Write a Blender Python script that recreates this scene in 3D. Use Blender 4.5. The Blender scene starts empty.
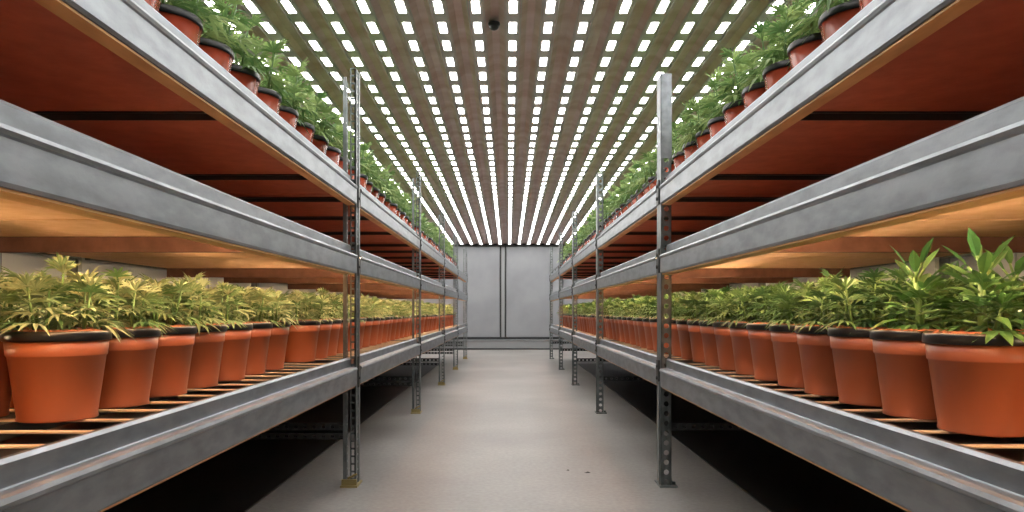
import bpy, math, random
from mathutils import Vector, Matrix
random.seed(7)
W = 0.75                      # half width of the aisle in metres; all layout numbers below are in this unit
EYE = 1.15                    # camera height
F = 700.0
C = bpy.context.scene.collection

# ------------------------------------------------------------------ materials
def mat(name, base, rough=0.5, metal=0.0, emit=None, estr=0.0, noise=None, bump=None, spec=0.5):
    m = bpy.data.materials.new(name); m.use_nodes = True
    nt = m.node_tree; b = nt.nodes['Principled BSDF']
    b.inputs['Base Color'].default_value = (*base, 1); b.inputs['Roughness'].default_value = rough
    b.inputs['Metallic'].default_value = metal; b.inputs['Specular IOR Level'].default_value = spec
    if emit:
        b.inputs['Emission Color'].default_value = (*emit, 1); b.inputs['Emission Strength'].default_value = estr
    tc = nt.nodes.new('ShaderNodeTexCoord')
    if noise:                                   # (scale xyz, second colour, low, high, detail)
        sc, c2, lo, hi, det = noise
        mp = nt.nodes.new('ShaderNodeMapping'); mp.inputs['Scale'].default_value = sc
        n = nt.nodes.new('ShaderNodeTexNoise'); n.inputs['Scale'].default_value = 1; n.inputs['Detail'].default_value = det
        r = nt.nodes.new('ShaderNodeMapRange'); r.inputs['From Min'].default_value = lo; r.inputs['From Max'].default_value = hi
        mx = nt.nodes.new('ShaderNodeMix'); mx.data_type = 'RGBA'
        mx.inputs['A'].default_value = (*base, 1); mx.inputs['B'].default_value = (*c2, 1)
        L = nt.links.new
        L(tc.outputs['Object'], mp.inputs['Vector']); L(mp.outputs[0], n.inputs['Vector']); L(n.outputs['Fac'], r.inputs['Value'])
        L(r.outputs[0], mx.inputs['Factor']); L(mx.outputs['Result'], b.inputs['Base Color'])
    if bump:                                    # (scale xyz, strength, distance)
        mp = nt.nodes.new('ShaderNodeMapping'); mp.inputs['Scale'].default_value = bump[0]
        n = nt.nodes.new('ShaderNodeTexNoise'); n.inputs['Scale'].default_value = 1; n.inputs['Detail'].default_value = 5
        bp = nt.nodes.new('ShaderNodeBump'); bp.inputs['Strength'].default_value = bump[1]; bp.inputs['Distance'].default_value = bump[2]
        L = nt.links.new
        L(tc.outputs['Object'], mp.inputs['Vector']); L(mp.outputs[0], n.inputs['Vector']); L(n.outputs['Fac'], bp.inputs['Height'])
        L(bp.outputs[0], b.inputs['Normal'])
    return m

M = {}
M['galv'] = mat('galvanised_steel', (.34, .36, .39), .42, .85, noise=((26, 9, 26), (.26, .28, .30), .4, .62, 7), bump=((60, 40, 60), .25, .002))
M['post'] = mat('galvanised_upright', (.25, .27, .27), .42, .8, noise=((30, 30, 12), (.13, .15, .15), .4, .65, 5))
M['bar'] = mat('dark_steel_bar', (.06, .062, .06), .45, .6)
M['lip'] = mat('ochre_lip', (.72, .40, .15), .5, 0, noise=((20, 6, 20), (.55, .28, .10), .4, .65, 4))  # ochre lip, yellower than the galvanised beam above it
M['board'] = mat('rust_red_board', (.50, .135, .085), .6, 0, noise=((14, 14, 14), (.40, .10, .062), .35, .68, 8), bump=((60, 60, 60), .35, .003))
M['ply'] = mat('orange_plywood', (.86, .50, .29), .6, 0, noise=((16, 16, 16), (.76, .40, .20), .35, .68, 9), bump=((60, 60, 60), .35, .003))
M['xb'] = mat('brown_crossbeam', (.15, .065, .042), .6, 0, noise=((20, 20, 20), (.10, .04, .025), .35, .68, 8), bump=((60, 60, 60), .35, .003))
M['slat'] = mat('slat_steel', (.85, .62, .40), .4, .2)
M['pot'] = mat('terracotta_plastic', (.40, .105, .042), .38, 0, noise=((9, 9, 3), (.34, .085, .035), .35, .7, 3))
M['pot_top'] = mat('dark_red_glossy_plastic', (.34, .055, .024), .22, 0, noise=((9, 9, 3), (.28, .042, .018), .35, .7, 3))
M['rim'] = mat('black_plastic_rim', (.006, .006, .007), .28)
M['soil'] = mat('coco_soil', (.42, .12, .04), .95, 0, noise=((90, 90, 90), (.10, .035, .015), .4, .6, 6), bump=((120, 120, 120), .8, .01))
M['conc'] = None
M['wall'] = mat('grey_wall_panel', (.33, .34, .36), .5, .1, noise=((1.6, 1.6, 1.6), (.26, .27, .29), .35, .7, 5), bump=((14, 14, 14), .05, .01))
M['plinth'] = mat('grey_plinth', (.30, .31, .32), .45, .2)
M['dark'] = mat('dark_gap', (.03, .032, .035), .6)
M['ceil'] = mat('ceiling_sheet', (.74, .59, .56), .42, .25, noise=((2.4, 7, 2.4), (.58, .39, .33), .35, .66, 7), bump=((6, 3, 6), .25, .01))
M['rail'] = mat('led_rail', (.60, .57, .53), .45, .5)
M['led'] = mat('led_window', (.9, .9, .9), .4, 0, emit=(1.0, .985, .95), estr=20)
M['warm'] = mat('warm_fill_glow', (.9, .8, .6), .4, 0, emit=(1.0, .72, .42), estr=140)  # glow of the hidden fill tubes added inside the racks
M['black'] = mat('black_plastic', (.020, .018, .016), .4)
M['foot'] = mat('brass_foot', (.40, .32, .14), .45, .6)

def floor_mat():
    m = mat('concrete_floor', (.26, .25, .245), .42, 0, bump=((7, 7, 7), .12, .01))
    nt = m.node_tree; b = nt.nodes['Principled BSDF']; L = nt.links.new
    tc = nt.nodes.new('ShaderNodeTexCoord')
    n1 = nt.nodes.new('ShaderNodeTexNoise'); n1.inputs['Scale'].default_value = .9; n1.inputs['Detail'].default_value = 8
    n2 = nt.nodes.new('ShaderNodeTexNoise'); n2.inputs['Scale'].default_value = 45; n2.inputs['Detail'].default_value = 4
    L(tc.outputs['Object'], n1.inputs['Vector']); L(tc.outputs['Object'], n2.inputs['Vector'])
    r1 = nt.nodes.new('ShaderNodeValToRGB'); e = r1.color_ramp.elements
    e[0].position = .36; e[0].color = (.23, .215, .203, 1); e[1].position = .66; e[1].color = (.35, .332, .318, 1)
    L(n1.outputs['Fac'], r1.inputs['Fac'])
    r2 = nt.nodes.new('ShaderNodeMapRange'); r2.inputs['From Min'].default_value = .35; r2.inputs['From Max'].default_value = .7
    r2.inputs['To Min'].default_value = .88; r2.inputs['To Max'].default_value = 1.08
    L(n2.outputs['Fac'], r2.inputs['Value'])
    mx = nt.nodes.new('ShaderNodeMix'); mx.data_type = 'RGBA'; mx.blend_type = 'MULTIPLY'; mx.inputs['Factor'].default_value = 1
    L(r1.outputs['Color'], mx.inputs['A']); L(r2.outputs[0], mx.inputs['B']); L(mx.outputs['Result'], b.inputs['Base Color'])
    r3 = nt.nodes.new('ShaderNodeMapRange'); r3.inputs['To Min'].default_value = .33; r3.inputs['To Max'].default_value = .58
    L(n1.outputs['Fac'], r3.inputs['Value']); L(r3.outputs[0], b.inputs['Roughness'])
    return m
M['conc'] = floor_mat()

def leaf_mat(name, c1, c2, trans):
    m = bpy.data.materials.new(name); m.use_nodes = True; nt = m.node_tree; L = nt.links.new
    out = nt.nodes['Material Output']; b = nt.nodes['Principled BSDF']; b.inputs['Roughness'].default_value = .45
    at = nt.nodes.new('ShaderNodeAttribute'); at.attribute_name = 'tint'
    mx = nt.nodes.new('ShaderNodeMix'); mx.data_type = 'RGBA'
    mx.inputs['A'].default_value = (*c1, 1); mx.inputs['B'].default_value = (*c2, 1)
    L(at.outputs['Fac'], mx.inputs['Factor']); L(mx.outputs['Result'], b.inputs['Base Color'])
    tr = nt.nodes.new('ShaderNodeBsdfTranslucent'); L(mx.outputs['Result'], tr.inputs['Color'])
    ms = nt.nodes.new('ShaderNodeMixShader'); ms.inputs[0].default_value = trans
    L(b.outputs[0], ms.inputs[1]); L(tr.outputs[0], ms.inputs[2]); L(ms.outputs[0], out.inputs['Surface'])
    return m
M['leafL'] = leaf_mat('leaf_olive', (.075, .175, .055), (.50, .53, .30), .32)
M['leafR'] = leaf_mat('leaf_green', (.022, .080, .030), (.15, .26, .09), .25)
M['leafT'] = leaf_mat('leaf_fresh', (.10, .21, .065), (.45, .56, .22), .4)
M['leafB'] = leaf_mat('leaf_broad', (.022, .085, .026), (.09, .21, .055), .2)
M['stem'] = mat('stem_green', (.10, .19, .05), .5)

# ------------------------------------------------------------------ mesh helpers (coordinates in W, height h measured from the eye)
class MB:
    def __init__(s): s.v = []; s.f = []; s.t = []
    def add(s, vs, fs, t=None):
        n = len(s.v); s.v += vs; s.f += [tuple(i + n for i in f) for f in fs]
        if t is not None: s.t += [t] * len(vs)
    def box(s, x0, x1, y0, y1, z0, z1):
        vs = [(x, y, z) for x in (x0, x1) for y in (y0, y1) for z in (z0, z1)]
        s.add(vs, [(0, 1, 3, 2), (4, 6, 7, 5), (0, 4, 5, 1), (2, 3, 7, 6), (0, 2, 6, 4), (1, 5, 7, 3)])
    def tube(s, a, b, r, n=8, r2=None):
        a = Vector(a); b = Vector(b); d = (b - a).normalized(); r2 = r if r2 is None else r2
        u = d.orthogonal().normalized(); w = d.cross(u)
        vs = []
        for p, q in ((a, r), (b, r2)):
            for k in range(n):
                an = 2 * math.pi * k / n; vs.append(tuple(p + q * (math.cos(an) * u + math.sin(an) * w)))
        fs = [(k, (k + 1) % n, n + (k + 1) % n, n + k) for k in range(n)] + [tuple(range(n - 1, -1, -1)), tuple(range(n, 2 * n))]
        s.add(vs, fs)
    def lathe(s, prof, n=32, c=(0, 0, 0)):
        vs = []
        for r, z in prof:
            for k in range(n):
                a = 2 * math.pi * k / n; vs.append((c[0] + r * math.cos(a), c[1] + r * math.sin(a), c[2] + z))
        fs = []
        for i in range(len(prof) - 1):
            for k in range(n):
                k2 = (k + 1) % n; fs.append((i * n + k, i * n + k2, (i + 1) * n + k2, (i + 1) * n + k))
        s.add(vs, fs)
    def prism(s, prof, y0, y1, closed=True):      # profile in (x, z), swept along y
        n = len(prof); vs = [(x, y0, z) for x, z in prof] + [(x, y1, z) for x, z in prof]
        rng = range(n) if closed else range(n - 1)
        fs = [(k, (k + 1) % n, n + (k + 1) % n, n + k) for k in rng]
        if closed: fs += [tuple(range(n - 1, -1, -1)), tuple(range(n, 2 * n))]
        s.add(vs, fs)
    def perf(s, fn, w, z0, z1, pitch, hw, hh, th, nseg=8, sq=False):
        """perforated plate; fn(u, z, t) -> point, u across 0..w, t through the thickness"""
        n = max(1, round((z1 - z0) / pitch)); p = (z1 - z0) / n
        for i in range(n):
            a0 = z0 + i * p; a1 = a0 + p; cz = (a0 + a1) / 2; cu = w / 2
            outer = [(w, cz), (w, a1), (cu, a1), (0, a1), (0, cz), (0, a0), (cu, a0), (w, a0)]
            if sq: inner = [(cu + hw, cz), (cu + hw, cz + hh), (cu, cz + hh), (cu - hw, cz + hh), (cu - hw, cz), (cu - hw, cz - hh), (cu, cz - hh), (cu + hw, cz - hh)]
            else: inner = [(cu + hw * math.cos(k * math.pi / 4), cz + hh * math.sin(k * math.pi / 4)) for k in range(8)]
            vs = [fn(u, z, t) for t in (0, th) for ring in (outer, inner) for u, z in ring]
            fs = []
            for k in range(8):
                j = (k + 1) % 8
                fs += [(k, j, 8 + j, 8 + k), (16 + k, 24 + k, 24 + j, 16 + j), (8 + k, 8 + j, 24 + j, 24 + k)]
                if k in (0, 3, 4, 7): fs.append((k, 16 + k, 16 + j, j))
            s.add(vs, fs)
    def build(s, name, m, parent=None, org=(0, 0, 0), smooth=False, solid=None, bevel=None, raw=False):
        me = bpy.data.meshes.new(name)
        if raw: vs = s.v
        else: vs = [((x - org[0]) * W, (y - org[1]) * W, (z - org[2]) * W) for x, y, z in s.v]
        me.from_pydata(vs, [], s.f)
        if s.t and len(s.t) == len(s.v):
            at = me.attributes.new('tint', 'FLOAT', 'POINT'); at.data.foreach_set('value', s.t)
        me.materials.append(m); me.update()
        if smooth: me.polygons.foreach_set('use_smooth', [True] * len(me.polygons))
        o = bpy.data.objects.new(name, me); C.objects.link(o)
        if parent: o.parent = parent
        else: o.location = (org[0] * W, org[1] * W, (org[2] + EYE) * W)
        if solid:
            md = o.modifiers.new('s', 'SOLIDIFY'); md.thickness = solid * W; md.offset = -1 if solid > 0 else 1; md.thickness = abs(solid) * W
        if bevel:
            md = o.modifiers.new('b', 'BEVEL'); md.width = bevel * W; md.segments = 2; md.limit_method = 'ANGLE'
        return o

def tag(o, label=None, cat=None, group=None, kind=None):
    if label: o['label'] = label
    if cat: o['category'] = cat
    if group: o['group'] = group
    if kind: o['kind'] = kind
    return o
def empty(name, x, y, h):
    o = bpy.data.objects.new(name, None); o.empty_display_size = .05; C.objects.link(o)
    o.location = (x * W, y * W, (h + EYE) * W); return o

FLOOR = -EYE
YB, YN = 21.0, -1.6           # far and near wall
XS = 3.05                     # side walls
POSTS = [0.5, 4.58, 7.86, 10.85, 13.73, 16.8]
def hceil(y): return 2.409 - .0204 * y

# ------------------------------------------------------------------ room
b = MB(); b.box(-XS, XS, YN, YB, FLOOR - .1, FLOOR); tag(b.build('floor', M['conc'], org=(0, 0, FLOOR)), kind='structure')
for nm, s in (('wall_left', -1), ('wall_right', 1)):
    b = MB(); b.box(s * XS, s * (XS + .1), YN, YB, FLOOR, 2.6)
    for k in range(8): b.box(s * (XS - .012), s * XS, YN + 2.9 * k, YN + 2.9 * k + .06, FLOOR + .3, 2.6)
    tag(b.build(nm, M['wall'], org=(s * XS, 0, FLOOR)), kind='structure')
b = MB(); b.box(-XS, XS, YN - .1, YN, FLOOR, 2.6); tag(b.build('wall_near', M['wall'], org=(0, YN, FLOOR)), kind='structure')
# far wall with raised panels, dark joints and a plinth
b = MB(); b.box(-XS, XS, YB, YB + .1, FLOOR, 2.2)
tag(b.build('wall_far', M['wall'], org=(0, YB, FLOOR)), kind='structure')
pz0 = -.78
b = MB(); b.box(-.26, -.07, YB - .012, YB + .001, pz0, 1.93); tag(b.build('trim_4', M['dark'], org=(-.16, YB, pz0)), kind='structure')
for i, (x0, x1) in enumerate(((-XS, -1.62), (-1.60, -.26), (-.07, 1.62), (1.64, XS))):
    b = MB(); b.box(x0 + .012, x1 - .012, YB - .05, YB + .001, pz0, 1.93)
    tag(b.build('wall_far_panel_%d' % (i + 1), M['wall'], org=((x0 + x1) / 2, YB, pz0), bevel=.012), kind='structure')
b = MB(); b.box(-.215, -.115, YB - .03, YB + .001, pz0, 1.93); tag(b.build('trim_1', M['plinth'], org=(-.16, YB, pz0), bevel=.008), kind='structure')
b = MB(); b.box(-XS, XS, YB - .02, YB + .001, 1.93, 2.1); b.box(-XS, XS, YB - .14, YB + .001, 1.94, 1.985)
tag(b.build('trim_2', M['dark'], org=(0, YB, 1.93)), kind='structure')
b = MB(); b.box(-XS, XS, YB - .14, YB, FLOOR + .035, FLOOR + .27); b.box(-XS, XS, YB - .17, YB, FLOOR + .27, FLOOR + .295)
tag(b.build('baseboard_far', M['plinth'], org=(0, YB, FLOOR), bevel=.008), kind='structure')
b = MB(); b.box(-XS, XS, YB - .10, YB, FLOOR, FLOOR + .035); b.box(-XS, XS, YB - .04, YB, FLOOR + .295, FLOOR + .37)
tag(b.build('trim_3', M['dark'], org=(0, YB, FLOOR)), kind='structure')

# ceiling: long shallow ribbed sheets between the LED rows, falling slightly to the far end
SP = .282
NS = 11
X0 = .035
b = MB(); prof = []
for k in range(-NS - 1, NS + 1):
    x = X0 + k * SP
    for u, dz in ((-.055, 0), (-.05, .0), (.05, .0), (.055, .0), (.075, .012), (.11, .035), (.17, .038), (.21, .012)):
        prof.append((x + u + 0, dz))
prof = [(max(-XS, min(XS, x)), z) for x, z in prof]
ys = [YN, 3, 7, 11, 16, YB]
vs = []; fs = []
for y in ys: vs += [(x, y, hceil(y) + dz) for x, dz in prof]
n = len(prof)
for j in range(len(ys) - 1):
    for k in range(n - 1): fs.append((j * n + k, (j + 1) * n + k, (j + 1) * n + k + 1, j * n + k + 1))
b.add(vs, fs)
b.add([(x, y, hceil(y) + .2) for x in (-XS, XS) for y in (YN, YB)], [(0, 1, 3, 2)])
tag(b.build('ceiling', M['ceil'], org=(0, 0, 2.4)), kind='structure')

# LED strip lights: every strip is a thing with a housing and its row of LED windows
ordn = ['', 'first', 'second', 'third', 'fourth', 'fifth', 'sixth', 'seventh', 'eighth', 'ninth', 'tenth', 'eleventh', 'twelfth', 'thirteenth', 'fourteenth', 'fifteenth']
LP = .365
row_y = [5.28 + LP * k for k in range(-13, 43)]
tilt = -math.atan(.0204)
hous = None; ledm = None
for k in range(-NS, NS + 1):
    x = X0 + k * SP
    ya, yb = YN + .3, YB - .12
    root = empty('led_strip_light', x, 0, hceil(0))
    if k == 0: lab = 'white LED ceiling strip running directly above the middle of the aisle'
    else: lab = 'white LED ceiling strip, %s strip %s of the one above the aisle middle' % (ordn[abs(k)], 'left' if k < 0 else 'right')
    tag(root, lab, 'ceiling light', 'rows of LED strips on the ceiling')
    if hous is None:
        b = MB()
        pr = [(-.052, .0), (-.052, -.010), (.052, -.010), (.052, .0)]
        # sloped with the ceiling
        nn = len(pr); vs = [(px, ya, pz - .0204 * ya) for px, pz in pr] + [(px, yb, pz - .0204 * yb) for px, pz in pr]
        b.add(vs, [(i, (i + 1) % nn, nn + (i + 1) % nn, nn + i) for i in range(nn)] + [tuple(range(nn - 1, -1, -1)), tuple(range(nn, 2 * nn))])
        for e in (-.062, .062):
            b.add([(e + a, q, z_ - .0204 * q) for q in (ya, yb) for a, z_ in ((-.003, .0), (.003, .0), (.003, -.016), (-.003, -.016))], [(0, 1, 5, 4), (1, 2, 6, 5), (2, 3, 7, 6), (3, 0, 4, 7), (0, 3, 2, 1), (4, 5, 6, 7)])
        hous = b.build('housing', M['rail'], root)
        hh = hous
        b = MB(); w2, l2 = .029, .097
        b.box(-w2, w2, -l2, l2, -.0015, .002)
        ledm = b.build('led_window', M['led'], root)
        proto_led = ledm
    else:
        hh = hous.copy(); C.objects.link(hh); hh.parent = root
    for j, y in enumerate(row_y):
        if y > yb - .1: continue
        if k == -NS and j == 0: o = proto_led
        else: o = proto_led.copy(); C.objects.link(o)
        o.parent = root; o.location = (0, y * W, (-.0204 * y - .0105) * W); o.rotation_euler.x = tilt

# small black dome on the ceiling
y = 5.6
t = empty('ceiling_camera', -.115, y, hceil(y) + .055)
tag(t, 'small black dome fixed to the ceiling between two LED strips', 'ceiling sensor')
b = MB(); b.lathe([(0, -.04), (.046, -.045), (.048, -.06), (.040, -.068)], 24); b.build('base', M['black'], t, smooth=True)
b = MB(); b.lathe([(.040, -.066), (.037, -.082), (.026, -.096), (.012, -.103), (.0, -.105)], 24); b.build('dome', M['black'], t, smooth=True)

# ------------------------------------------------------------------ racks
XR = 2.82                      # rear uprights
BH = (-.485, .252, .705)       # beam bottoms
DECK_LOW = -.33
DECK_TOP = .872
bprof = [(.055, .004), (.05, 0), (.004, 0), (0, .005), (0, .094), (-.006, .099), (-.008, .105), (-.005, .111), (.004, .1135),
         (.030, .114), (.0376, .120), (.0376, .170), (.042, .176), (.052, .176), (.056, .170)]
PTOP = 1.55
def build_rack(side):
    s = side; nm = 'left' if s < 0 else 'right'
    root = empty('storage_rack', s * 1.0, 0, FLOOR); org = (s * 1.0, 0, FLOOR)
    tag(root, 'long galvanised steel shelving rack with three tiers on the %s side of the aisle' % nm, 'shelving rack', 'steel racks along the aisle')
    def B(mb, name, m, **k): 
        return mb.build(name, m, root, org, **k)
    # uprights
    for i, y in enumerate(POSTS):
        top = PTOP + (.04 if (i == 1 and s < 0) else 0)
        wid = .066
        b = MB()
        dz = .0634
        if s > 0:
            b.perf(lambda u, z, t: (1.0 + u, y + t, z), wid, FLOOR, 1.02 if i == 1 else top, dz, .018, .018, .006)
            b.box(.998, 1.004, y, y + .125, FLOOR, top)
            b.box(1.0 + wid - .005, 1.0 + wid, y, y + .03, FLOOR, top)
            up = B(b, 'upright', M['post'])
            if i == 1:
                f = MB(); f.box(.996, 1.0 + wid + .002, y - .003, y + .006, 1.0, top + .003); f.box(.996, 1.0, y - .003, y + .10, 1.0, top + .003); f.build('sleeve', M['galv'], up, org)
            b = MB(); b.box(.988, .998, y + .02, y + .05, FLOOR, BH[0] + .02); B(b, 'upright', M['post'])
            for z in (FLOOR + .02,):
                f = MB(); f.box(.985, 1.10, y - .03, y + .14, FLOOR, FLOOR + .012)
                f.tube((1.085, y + .02, FLOOR + .012), (1.085, y + .02, FLOOR + .03), .011, 6); f.build('foot_plate', M['post'], up, org)
            for zb in BH:
                f = MB(); f.box(.988, 1.0, y + .035, y + .10, zb + .0, zb + .16)
                f.tube((.988, y + .07, zb + .04), (.980, y + .07, zb + .04), .012, 6); f.tube((.988, y + .07, zb + .12), (.980, y + .07, zb + .12), .012, 6)
                f.build('bracket', M['bar'], up, org)
        else:
            b.box(-1.004, -.998, y + .01, y + .045, FLOOR, top); b.box(-1.004, -.998, y + .085, y + .125, FLOOR, top)
            b.perf(lambda u, z, t: (-1.001 - t, y + .045 + u, z), .04, FLOOR, top, .05, .013, .019, .004, sq=True)
            b.perf(lambda u, z, t: (-1.0 - u, y + t, z), .036, FLOOR, top, .05, .010, .019, .005, sq=True)
            b.box(-1.0, -1.008, y, y + .03, FLOOR, top)
            up = B(b, 'upright', M['post'])
            b = MB()
            b.box(-1.082, -1.058, y - .004, y + .002, FLOOR, top - .06); b.box(-1.082, -1.076, y, y + .06, FLOOR, top - .06)
            b.perf(lambda u, z, t: (-1.076 + .03 * 0 - t, y + .06 + u, z), .05, FLOOR, top - .06, .05, .014, .019, .004, sq=True)
            B(b, 'upright', M['post'])
            f = MB(); f.box(-1.095, -.985, y - .03, y + .14, FLOOR, FLOOR + .012)
            f.tube((-1.05, y - .004, FLOOR + .055), (-.992, y - .004, FLOOR + .085), .008, 6)
            f.box(-1.09, -.992, y - .012, y + .0, FLOOR + .012, FLOOR + .05); f.build('foot_plate', M['foot'], up, org)
            for zb in BH:
                f = MB(); f.box(-1.0, -.990, y + .045, y + .085, zb - .02, zb + .185)
                f.tube((-.990, y + .065, zb + .04), (-.982, y + .065, zb + .04), .010, 6); f.build('bracket', M['bar'], up, org)
        # rear upright
        b = MB(); b.box(s * XR, s * (XR + .07), y, y + .008, FLOOR, top - .1); b.box(s * (XR + .062), s * (XR + .07), y, y + .09, FLOOR, top - .1)
        b.box(s * XR, s * (XR + .008), y, y + .05, FLOOR, top - .1)
        B(b, 'rear_upright', M['post'])
        # side ties between front and rear upright
        for zt in (FLOOR + .365,):
            b = MB()
            b.perf(lambda u, z, t: (z * s, y + .03 + t, zt + u), .045, 1.07, XR, .06, .010, .012, .006, sq=True)
            b.box(min(s * 1.07, s * XR), max(s * 1.07, s * XR), y + .03, y + .075, zt + .043, zt + .048)
            if s < 0: b.perf(lambda u, z, t: (z * s, y + .03 + t, zt - .06 + u), .04, 1.07, XR, .06, .008, .012, .006, sq=True)
            B(b, 'side_tie', M['bar'])
    # beams
    for i in range(len(POSTS) - 1):
        ya = POSTS[i] + (.125 if i == 0 else .115); yb = POSTS[i + 1] + (.0 if s > 0 else .005)
        if i > 0: ya = POSTS[i] + .13
        for lv, z0 in enumerate(BH):
            zz = z0 - (.008 if lv == 0 and s > 0 else 0)
            if s < 0: pts = [(s * (1.0 + x), zz + z) for x, z in bprof]
            else: pts = [(s * (1.0 + x), zz + z) for x, z in bprof]
            b = MB(); b.prism(pts[1:], ya, yb, closed=False)
            bm = B(b, 'front_beam', M['galv'], solid=(.006 if s < 0 else -.006))
            f = MB(); xi = 1.075 if lv == 1 else 1.058; f.box(min(s * 1.006, s * xi), max(s * 1.006, s * xi), ya, yb, zz - .013, zz - .0065); f.build('lower_lip', M['lip'], bm, org)
            if lv == 1 and i == 0:
                pass
            # rear beam
            b = MB(); b.prism([(s * (XR - .006), zz + .09), (s * (XR + .03), zz + .09), (s * (XR + .03), zz + .175), (s * (XR - .006), zz + .175)], ya, yb)
            B(b, 'rear_beam', M['bar'])
    # decks of the middle and the top tier: boards between cross bars
    divs = []
    for i in range(len(POSTS) - 1):
        a, c = POSTS[i], POSTS[i + 1]
        if i == 0: divs.append([a + .02, 1.35, 2.70, 3.93, c])
        else: divs.append([a + (c - a) * k / 3 for k in range(4)])
    for lv, (z0, z1) in ((1, (.352, .375)), (2, (.765, .79))):
        for dv in divs:
            for k in range(len(dv) - 1):
                b = MB(); b.box(min(s * 1.045, s * (XR - .01)), max(s * 1.045, s * (XR - .01)), dv[k] + .012, dv[k + 1] - .012, z0, z1)
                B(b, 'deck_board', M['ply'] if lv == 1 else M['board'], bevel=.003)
                if lv == 2:
                    y = dv[k] + (0 if k else .14)
                    b = MB(); b.prism([(s * 1.04, z0 - .03), (s * (XR - .01), z0 - .03), (s * (XR - .01), z0 - .001), (s * 1.04, z0 - .001)], y - .004, y + .002)
                    b.prism([(s * 1.04, z0 - .006), (s * (XR - .01), z0 - .006), (s * (XR - .01), z0 - .001), (s * 1.04, z0 - .001)], y - .022, y + .022)
                    B(b, 'cross_bar', M['bar'])
        if lv == 1:
            for y in (3.3, 5.75, 6.9, 8.9, 10.2, 11.9, 13.2, 14.9, 16.1, .95):
                b = MB(); b.box(min(s * 1.05, s * (XR - .012)), max(s * 1.05, s * (XR - .012)), y, y + .035, z0 - .075, z0 - .0008)
                B(b, 'cross_beam', M['xb'], bevel=.003)
    # top tier: thin dark tray under the pots
    # slats of the lowest tier
    y = POSTS[0] + .2
    sl = None
    while y < POSTS[-1]:
        if min(abs(y - p) for p in POSTS) > .05:
            if sl is None:
                b = MB(); b.box(min(s * 1.045, s * (XR - .01)), max(s * 1.045, s * (XR - .01)), -.013, .013, DECK_LOW - .007, DECK_LOW)
                sl = b.build('slat', M['slat'], root, org, bevel=.002); sl.location.y = y * W
            else:
                o = sl.copy(); C.objects.link(o); o.parent = root; o.location.y = y * W
        y += .205
    # supports for the slats
    for x in (1.5, 2.2):
        b = MB(); b.box(min(s * x, s * (x + .03)), max(s * x, s * (x + .03)), POSTS[0], POSTS[-1], DECK_LOW - .055, DECK_LOW - .0075)
        B(b, 'slat_rail', M['bar'])
    # added black sheets under the slats and along the rear keep light out below
    for i in range(len(POSTS) - 1):
        a, c = POSTS[i] + .14, POSTS[i + 1] - .01
        b = MB(); b.prism([(s * 1.058, DECK_LOW - .075), (s * (XR - .02), DECK_LOW - .075), (s * (XR - .02), DECK_LOW - .03), (s * (XR - .03), DECK_LOW - .03), (s * (XR - .03), DECK_LOW - .067), (s * 1.066, DECK_LOW - .067), (s * 1.066, DECK_LOW - .03), (s * 1.058, DECK_LOW - .03)], a, c)
        B(b, 'slat_shade_tray', M['black'])
        b = MB(); b.box(min(s * (XR + .072), s * (XR + .078)), max(s * (XR + .072), s * (XR + .078)), POSTS[i] + .005, POSTS[i + 1], FLOOR + .01, DECK_LOW - .03)
        B(b, 'rear_light_block', M['black'])
    # added fill tubes behind the middle beam and between pot rows for warm glow
    for i in range(len(POSTS) - 1):
        b = MB(); b.tube((s * 1.064, POSTS[i] + .2, .272), (s * 1.064, POSTS[i + 1] - .06, .272), .010, 8)
        B(b, 'warm_fill_tube', M['warm'])
        b = MB(); b.tube((s * 1.80, POSTS[i] + .2, -.078), (s * 1.80, POSTS[i + 1] - .06, -.078), .010, 8)
        B(b, 'warm_fill_tube', M['warm'])
    if s > 0:       # guard rail along the top tier beyond the first uprights
        for i in range(1, 5):
            b = MB(); a, c = POSTS[i] + .13, POSTS[i + 1] - .01
            b.tube((1.06, a, .955), (1.06, c, .955), .007, 6)
            for k in range(4):
                yy = a + .05 + (c - a - .1) * k / 3; b.tube((1.06, yy, .79), (1.06, yy, .955), .006, 6)
            B(b, 'guard_rail', M['bar'])
    return root
build_rack(-1); build_rack(1)

# ------------------------------------------------------------------ plants
def leaflet(mb, base, d, up, L, w, droop, tint, fold=.25):
    side = d.cross(up).normalized()
    st = ((.0, .06), (.28, .8), (.55, 1.0), (.80, .55), (1.0, 0))
    vs = []; 
    for t, k in st:
        p = base + d * (L * t) - Vector((0, 0, 1)) * (droop * L * t * t)
        if k < .05: vs.append(tuple(p)); continue
        hw = w * k
        vs += [tuple(p + side * hw + up * hw * fold), tuple(p), tuple(p - side * hw + up * hw * fold)]
    fs = []
    for i in range(3):
        a = i * 3; fs += [(a, a + 1, a + 4, a + 3), (a + 1, a + 2, a + 5, a + 4)]
    fs += [(9, 10, 12), (10, 11, 12)]
    mb.add(vs, fs, tint)
def palm(mb, base, az, el, pet, L, w, n, droop, tint, spread=1.15):
    d = Vector((math.cos(az) * math.cos(el), math.sin(az) * math.cos(el), math.sin(el)))
    sd = Vector((-math.sin(az), math.cos(az), 0)); up = sd.cross(d) * -1
    if up.z < 0: up = -up
    hub = base + d * pet
    # petiole as a thin strip
    q = sd * .003
    mb.add([tuple(base - q), tuple(base + q), tuple(hub + q), tuple(hub - q)], [(0, 1, 2, 3)], tint)
    for i in range(n):
        a = (i / (n - 1) - .5) * 2 * spread if n > 1 else 0
        k = math.cos(a * .78)
        dd = (d * math.cos(a) + sd * math.sin(a)).normalized()
        leaflet(mb, hub, dd, up, L * (.42 + .58 * k) * random.uniform(.9, 1.1), w * (.6 + .4 * k), droop * random.uniform(.6, 1.3), max(0, min(1, tint + random.uniform(-.08, .08))))
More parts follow.
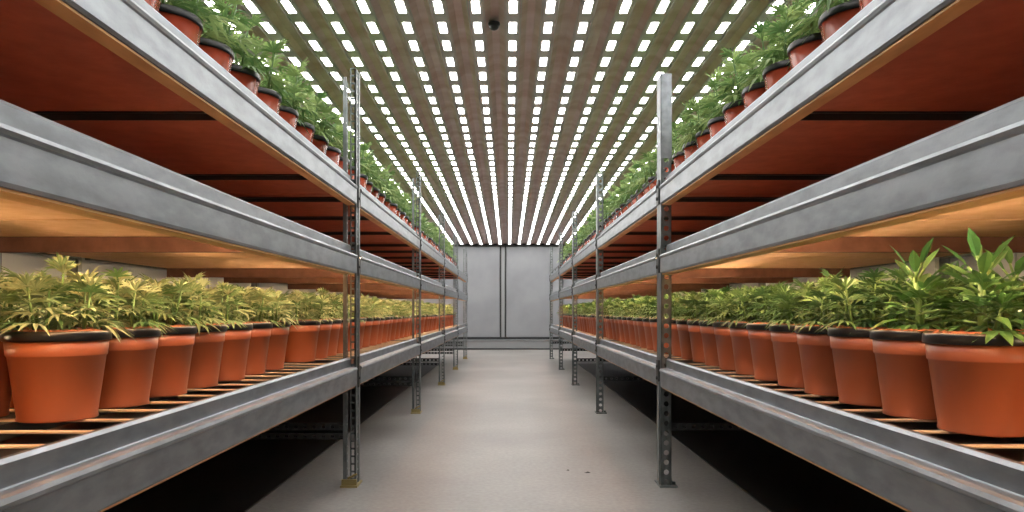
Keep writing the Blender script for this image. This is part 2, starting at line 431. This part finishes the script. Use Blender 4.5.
def plant(seed, stems=6, H=.175, R=.09, leaf=.112, wid=.0078, nl=7, nodes=5, dense=1.0):
    random.seed(seed); lv = MB(); sm = MB()
    for sidx in range(stems):
        a = random.uniform(0, 6.28) if sidx else 0
        r = R * random.uniform(.5, 1) if sidx else 0
        a = sidx * 2.4 + random.uniform(-.4, .4)
        p0 = Vector((r * math.cos(a), r * math.sin(a), 0)); hgt = H * random.uniform(.7, 1.05) * (1.0 if sidx == 0 else .82)
        lean = Vector((math.cos(a), math.sin(a), 0)) * (.18 * hgt if sidx else 0)
        p1 = p0 + Vector((random.uniform(-.02, .02), random.uniform(-.02, .02), hgt)) + lean
        sm.tube(tuple(p0 - Vector((0, 0, .01))), tuple(p1), .0055, 5, .003)
        for j in range(nodes):
            t = .15 + .85 * j / (nodes - 1); p = p0.lerp(p1, t)
            for q in range(2):
                az = a + j * 1.57 + q * 3.14 + random.uniform(-.4, .4)
                el = -.1 + .95 * t + random.uniform(-.2, .25)
                k = (1.0 - .42 * t)
                palm(lv, p, az, el, .045 * k * random.uniform(.7, 1.3), leaf * k * random.uniform(.8, 1.2), wid * k ** .5, nl, .45 * (1.1 - .5 * t), random.random() ** 1.5 * .8 + .25 * t * random.random())
        for q in range(3):
            palm(lv, p1, q * 2.1 + random.random(), 1.0 + random.uniform(-.2, .2), .005, leaf * .55, wid * .7, 3, .2, random.uniform(.4, 1), .5)
    return lv, sm
def broad_plant(seed):
    random.seed(seed); lv = MB(); sm = MB()
    p0 = Vector((0, 0, -.01)); p1 = Vector((.01, -.01, .17)); sm.tube(tuple(p0), tuple(p1), .013, 8, .008)
    for j in range(20):
        t = .2 + .8 * j / 19; p = p0.lerp(p1, t); az = j * 2.4; el = .1 + 1.0 * t * t
        d = Vector((math.cos(az) * math.cos(el), math.sin(az) * math.cos(el), math.sin(el)))
        sd = Vector((-math.sin(az), math.cos(az), 0)); up = d.cross(sd); up = -up if up.z < 0 else up
        sm.tube(tuple(p), tuple(p + d * .05), .004, 5)
        leaflet(lv, p + d * .04, d, up, .16 * (1.05 - .4 * t), .0165, .35 * (1.2 - t), random.random() * .8, .35)
    lv2, sm2 = plant(seed + 1, 3, .13, .09, .10, .014, 5, 4)
    lv.add(lv2.v, lv2.f); lv.t += lv2.t; sm.add(sm2.v, sm2.f)
    return lv, sm

PR, PB, PH = .1445, .108, .27
pot_prof = [(0, .006), (PB - .016, .006), (PB - .012, 0), (PB, 0), (PB + .001, .004), (PB - .001, .012), (PB + .0225, .192), (PB + .0255, .194), (PB + .0265, .198), (PR - .006, .243), (PR - .012, .243), (PR - .02, .205), (PB - .01, .2)]
rim_prof = [(PR - .010, .240), (PR - .001, .240), (PR + .001, .245), (PR, .264), (PR - .003, .27), (PR - .010, .270), (PR - .0125, .262), (PR - .0125, .240)]
NV = 6
class Kit: pass
def kits():
    k = Kit(); k.pot = MB(); k.pot.lathe(pot_prof, 36); k.rim = MB(); k.rim.lathe(rim_prof, 36)
    k.soil = MB(); k.soil.lathe([(PR - .013, .262), (PR - .03, .272), (.07, .274), (.03, .270), (0, .270)], 24)
    return k
K = kits()
def mesh_only(mb, name, m, smooth=True):
    o = mb.build(name, m, None, (0, 0, 0), smooth=smooth); me = o.data; bpy.data.objects.remove(o); return me
me_pot = mesh_only(K.pot, 'pot', M['pot']); kp = MB(); kp.lathe(pot_prof[:6] + [(PR - .006, .243), (PR - .012, .243), (PB - .01, .2)], 36); me_pot2 = mesh_only(kp, 'pot', M['pot_top']); me_rim = mesh_only(K.rim, 'rim', M['rim']); me_soil = mesh_only(K.soil, 'soil', M['soil'])
PV = [plant(100 + i) for i in range(NV)]
for lv, sm in PV: pass
def lift(mb, dz):
    mb.v = [(x, y, z + dz) for x, y, z in mb.v]

PT = [plant(700 + i, 4, .20, .10, .115, .0085, 7, 5) for i in range(NV)]
me_leaf = {k: [mesh_only(lv, 'leaves', M[k], False) for lv, sm in (PT if k == 'leafT' else PV)] for k in ('leafL', 'leafR', 'leafT')}
me_stem = [mesh_only(sm, 'stem', M['stem']) for lv, sm in PV]; me_stemt = [mesh_only(sm, 'stem', M['stem']) for lv, sm in PT]
BV = [broad_plant(500 + i) for i in range(2)]

me_bleaf = [mesh_only(lv, 'leaves', M['leafB'], False) for lv, sm in BV]; me_bstem = [mesh_only(sm, 'stem', M['stem']) for lv, sm in BV]

spots = []      # side, shelf, row, bay, index, x, y, h
random.seed(21)
def zrow(y0, pitch, gap_posts):
    out = []; y = y0
    while y - pitch > .8: y -= pitch
    while y < POSTS[-1] - .1:
        out.append(y); y += pitch
    return out
for side in (-1, 1):
    for shelf in ('lower', 'top'):
        if shelf == 'lower': x0 = 1.39 if side < 0 else 1.305; y0 = 2.16 if side < 0 else 1.93; pt = .305 if side < 0 else .291; h = DECK_LOW
        else: x0 = 1.345; y0 = 3.36 if side < 0 else 3.29; pt = .318 if side < 0 else .302; h = .79
        for row in range(5):
            ys_ = zrow(y0 + (row % 2) * .02, pt, False)
            cnt = {}
            for y in ys_:
                bay = max(i for i in range(len(POSTS)) if POSTS[i] <= y)
                x = x0 + row * .297
                if x + PR > XR - .01: continue
                if row == 0 and shelf == 'lower' and side < 0 and 4.1 < y < 4.52: continue
                cnt[bay] = cnt.get(bay, 0) + 1
                dx = random.uniform(-.004, .004) + (0 if row else random.uniform(-.012, .012) * (y > 4.6)); dy = 0
                spots.append([side, shelf, row, bay, cnt[bay], x + dx, y, h if shelf == 'lower' else .79 + .0])
# pots of the top tier stand on a raised tray so their rims clear the beam as in the photograph
for sp in spots:
    if sp[1] == 'top': sp[7] = DECK_TOP
nearvis = {('lower', -1): 2.0, ('lower', 1): 1.88, ('top', -1): 2.3, ('top', 1): 2.3}
spots = [sp for sp in spots if sp[6] > nearvis[(sp[1], sp[0])] + (sp[2] * .45 if sp[1] == 'top' else max(0, sp[2] - 1) * .3 - (.45 if sp[2] else 0))]
def keyf(sp):
    row = sp[2]; return sp[6] * (1 + (.9 if sp[1] == 'lower' else .7) * row) - (3 if row == 0 else 0)
spots.sort(key=keyf)
indiv = spots[:300]; rest = spots[300:]
rest = [sp for sp in rest if not (sp[1] == 'lower' and sp[2] > 3 and sp[6] > 6)]
bayname = ['before the first upright', 'past the first upright', 'past the second upright', 'past the third upright', 'past the fourth upright']
indiv.sort(key=lambda s: (s[0], s[1], s[2], s[6]))
seen = {}
for sp in indiv:
    side, shelf, row, bay, idx, x, y, h = sp
    kk = (side, shelf, row, bay); seen[kk] = seen.get(kk, 0) + 1
tot = dict(seen); cur = {}
random.seed(5)
for sp in indiv:
    side, shelf, row, bay, idx, x, y, h = sp
    kk = (side, shelf, row, bay); cur[kk] = cur.get(kk, 0) + 1
    x *= side
    r = empty('potted_seedling', x, y, h)
    sn = 'left' if side < 0 else 'right'
    rw = ('front row', 'second row', 'third row', 'fourth row', 'fifth row')[row]
    if bay == 0: n_ = tot[kk] - cur[kk] + 1; pos = '%s back from the first upright' % ordn[n_]
    else: n_ = cur[kk]; pos = '%s %s' % (ordn[n_], bayname[bay])
    broad = side > 0 and shelf == 'lower' and row <= 1 and y < 2.3
    lab = '%s in orange pot, %s %s shelf, %s, %s' % ('broad-leaved plant' if broad else 'seedlings', sn, 'lower' if shelf == 'lower' else 'top', rw, pos)
    tag(r, lab, 'potted plant', 'potted seedlings on the %s %s shelf' % (sn, 'lower' if shelf == 'lower' else 'top'))
    v = random.randrange(NV); rz = random.uniform(0, 6.28)
    lk = 'leafT' if shelf == 'top' else ('leafL' if side < 0 else 'leafR')
    def part(me, nm, rot=0, sc=None):
        o = bpy.data.objects.new(nm, me); C.objects.link(o); o.parent = r; o.rotation_euler.z = rot
        if sc: o.scale = sc
        if nm in ('stem', 'leaves'): o.location.z = .268 * W
    part(me_pot2 if shelf == 'top' else me_pot, 'pot', rz); part(me_rim, 'rim'); part(me_soil, 'soil', rz)
    if broad:
        v = 0 if row == 0 else 1
        part(me_bstem[v], 'stem', rz); part(me_bleaf[v], 'leaves', rz)
    else:
        sc_ = (1.2, 1.2, 1.4) if shelf == 'top' else None
        part((me_stemt if shelf == 'top' else me_stem)[v], 'stem', rz, sc_); part(me_leaf[lk][v], 'leaves', rz, sc_)

# the remaining, mostly hidden pots of the back rows as one mass
def mass(rest):
    import numpy as np
    PVl = [plant(300 + i, 3, .17, .085, .12, .013, 5, 4) for i in range(4)]
    for lv, sm in PVl: lift(lv, .268)
    simple_pot = MB(); simple_pot.lathe(pot_prof[3:9] + [(PR - .006, .243)], 14)
    simple_rim = MB(); simple_rim.lathe(rim_prof, 14); so = MB(); so.lathe([(PR - .012, .246), (0, .256)], 14)
    mats = [M['pot'], M['rim'], M['soil'], M['leafL'], M['leafR'], M['leafT'], M['pot_top']]
    V = []; Fc = []; MI = []; T = []; n = 0
    random.seed(9)
    for side, shelf, row, bay, idx, x, y, h in rest:
        lk = 5 if shelf == 'top' else (3 if side < 0 else 4)
        lv = PVl[random.randrange(4)][0]; a = random.uniform(0, 6.28)
        for mb, mi in ((simple_pot, 6 if shelf == 'top' else 0), (simple_rim, 1), (so, 2), (lv, lk)):
            if mi < 3 and row > 2 and shelf == 'lower': continue
            ca, sa = math.cos(a), math.sin(a)
            arr = np.array(mb.v); R = arr.copy()
            R[:, 0] = arr[:, 0] * ca - arr[:, 1] * sa + side * x; R[:, 1] = arr[:, 0] * sa + arr[:, 1] * ca + y; R[:, 2] = arr[:, 2] + h + EYE
            V.append(R * W); Fc += [tuple(i + n for i in f) for f in mb.f]; MI += [mi] * len(mb.f)
            T += (mb.t if len(mb.t) == len(mb.v) else [0.0] * len(mb.v)); n += len(mb.v)
    me = bpy.data.meshes.new('potted_seedlings'); me.from_pydata(np.concatenate(V).tolist(), [], Fc)
    for m in mats: me.materials.append(m)
    me.polygons.foreach_set('material_index', MI)
    me.polygons.foreach_set('use_smooth', [mi < 3 or mi == 6 for mi in MI])
    at = me.attributes.new('tint', 'FLOAT', 'POINT'); at.data.foreach_set('value', T); me.update()
    o = bpy.data.objects.new('potted_seedlings', me); C.objects.link(o)
    tag(o, 'mass of green seedlings in orange pots filling the far and back rows of both racks', 'potted plants', 'potted seedlings in the back rows', 'stuff')
if rest: mass(rest)

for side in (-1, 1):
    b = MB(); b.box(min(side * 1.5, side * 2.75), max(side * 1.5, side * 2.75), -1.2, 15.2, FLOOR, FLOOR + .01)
    # added black sheet gives the floor shade between the front and rear uprights
    tag(b.build('under_rack_shade', M['black'], None, (side * 2.1, 7, FLOOR), bevel=.003), 'added black sheet standing in for shade under the %s rack' % ('left' if side < 0 else 'right'), 'shade sheet', 'added shade sheets under the racks')

# top tier trays the pots stand in (one per bay and side)
for side in (-1, 1):
    for i in range(len(POSTS) - 1):
        a, c = POSTS[i] + .16, POSTS[i + 1] - .05
        b = MB(); b.box(min(side * 1.075, side * (XR - .03)), max(side * 1.075, side * (XR - .03)), a, c, .7905, DECK_TOP - .0005)
        o = b.build('plant_tray', M['bar'], None, (side * 1.9, (a + c) / 2, .7905), bevel=.004)
        tag(o, 'dark tray under the pots on the top %s shelf, %s' % ('left' if side < 0 else 'right', bayname[i].replace('before', 'before')), 'tray', 'trays under the top shelf pots')

# dark chips on the floor
for (x, y, r_, lab) in ((.565, 4.98, .017, 'larger dark chip lying on the floor left of the right near upright'), (.43, 5.05, .008, 'tiny dark speck on the floor beside the larger chip')):
    b = MB(); random.seed(3); n = 9
    vs = [(x + r_ * random.uniform(.6, 1.4) * math.cos(6.283 * k / n) * 1.3, y + r_ * random.uniform(.6, 1.2) * math.sin(6.283 * k / n), FLOOR + .0005) for k in range(n)] + [(x, y, FLOOR + .008)]
    b.add(vs, [(k, (k + 1) % n, n) for k in range(n)] + [tuple(range(n - 1, -1, -1))])
    tag(b.build('debris_chip', M['black'], None, (x, y, FLOOR)), lab, 'debris')

# ------------------------------------------------------------------ world, camera, colour
w = bpy.data.worlds.new('world'); bpy.context.scene.world = w; w.use_nodes = True
w.node_tree.nodes['Background'].inputs[0].default_value = (.02, .022, .025, 1); w.node_tree.nodes['Background'].inputs[1].default_value = 1
cd = bpy.data.cameras.new('camera'); cam = bpy.data.objects.new('camera', cd); C.objects.link(cam)
cam.location = (0, 0, EYE * W); cam.rotation_euler = (math.pi / 2, 0, 0)
cd.sensor_width = 36; cd.lens = F / 1024 * 36; cd.shift_x = 3.5 / 1024; cd.shift_y = 55 / 1024; cd.clip_start = .02; cd.clip_end = 100
sc = bpy.context.scene; sc.camera = cam
sc.view_settings.view_transform = 'Standard'; sc.view_settings.look = 'None'; sc.view_settings.gamma = 1; sc.view_settings.use_curve_mapping = False
sc.view_settings.exposure = 0.0
sc.cycles.max_bounces = 8; sc.cycles.diffuse_bounces = 5; sc.cycles.use_light_tree = True; sc.cycles.sample_clamp_indirect = 6
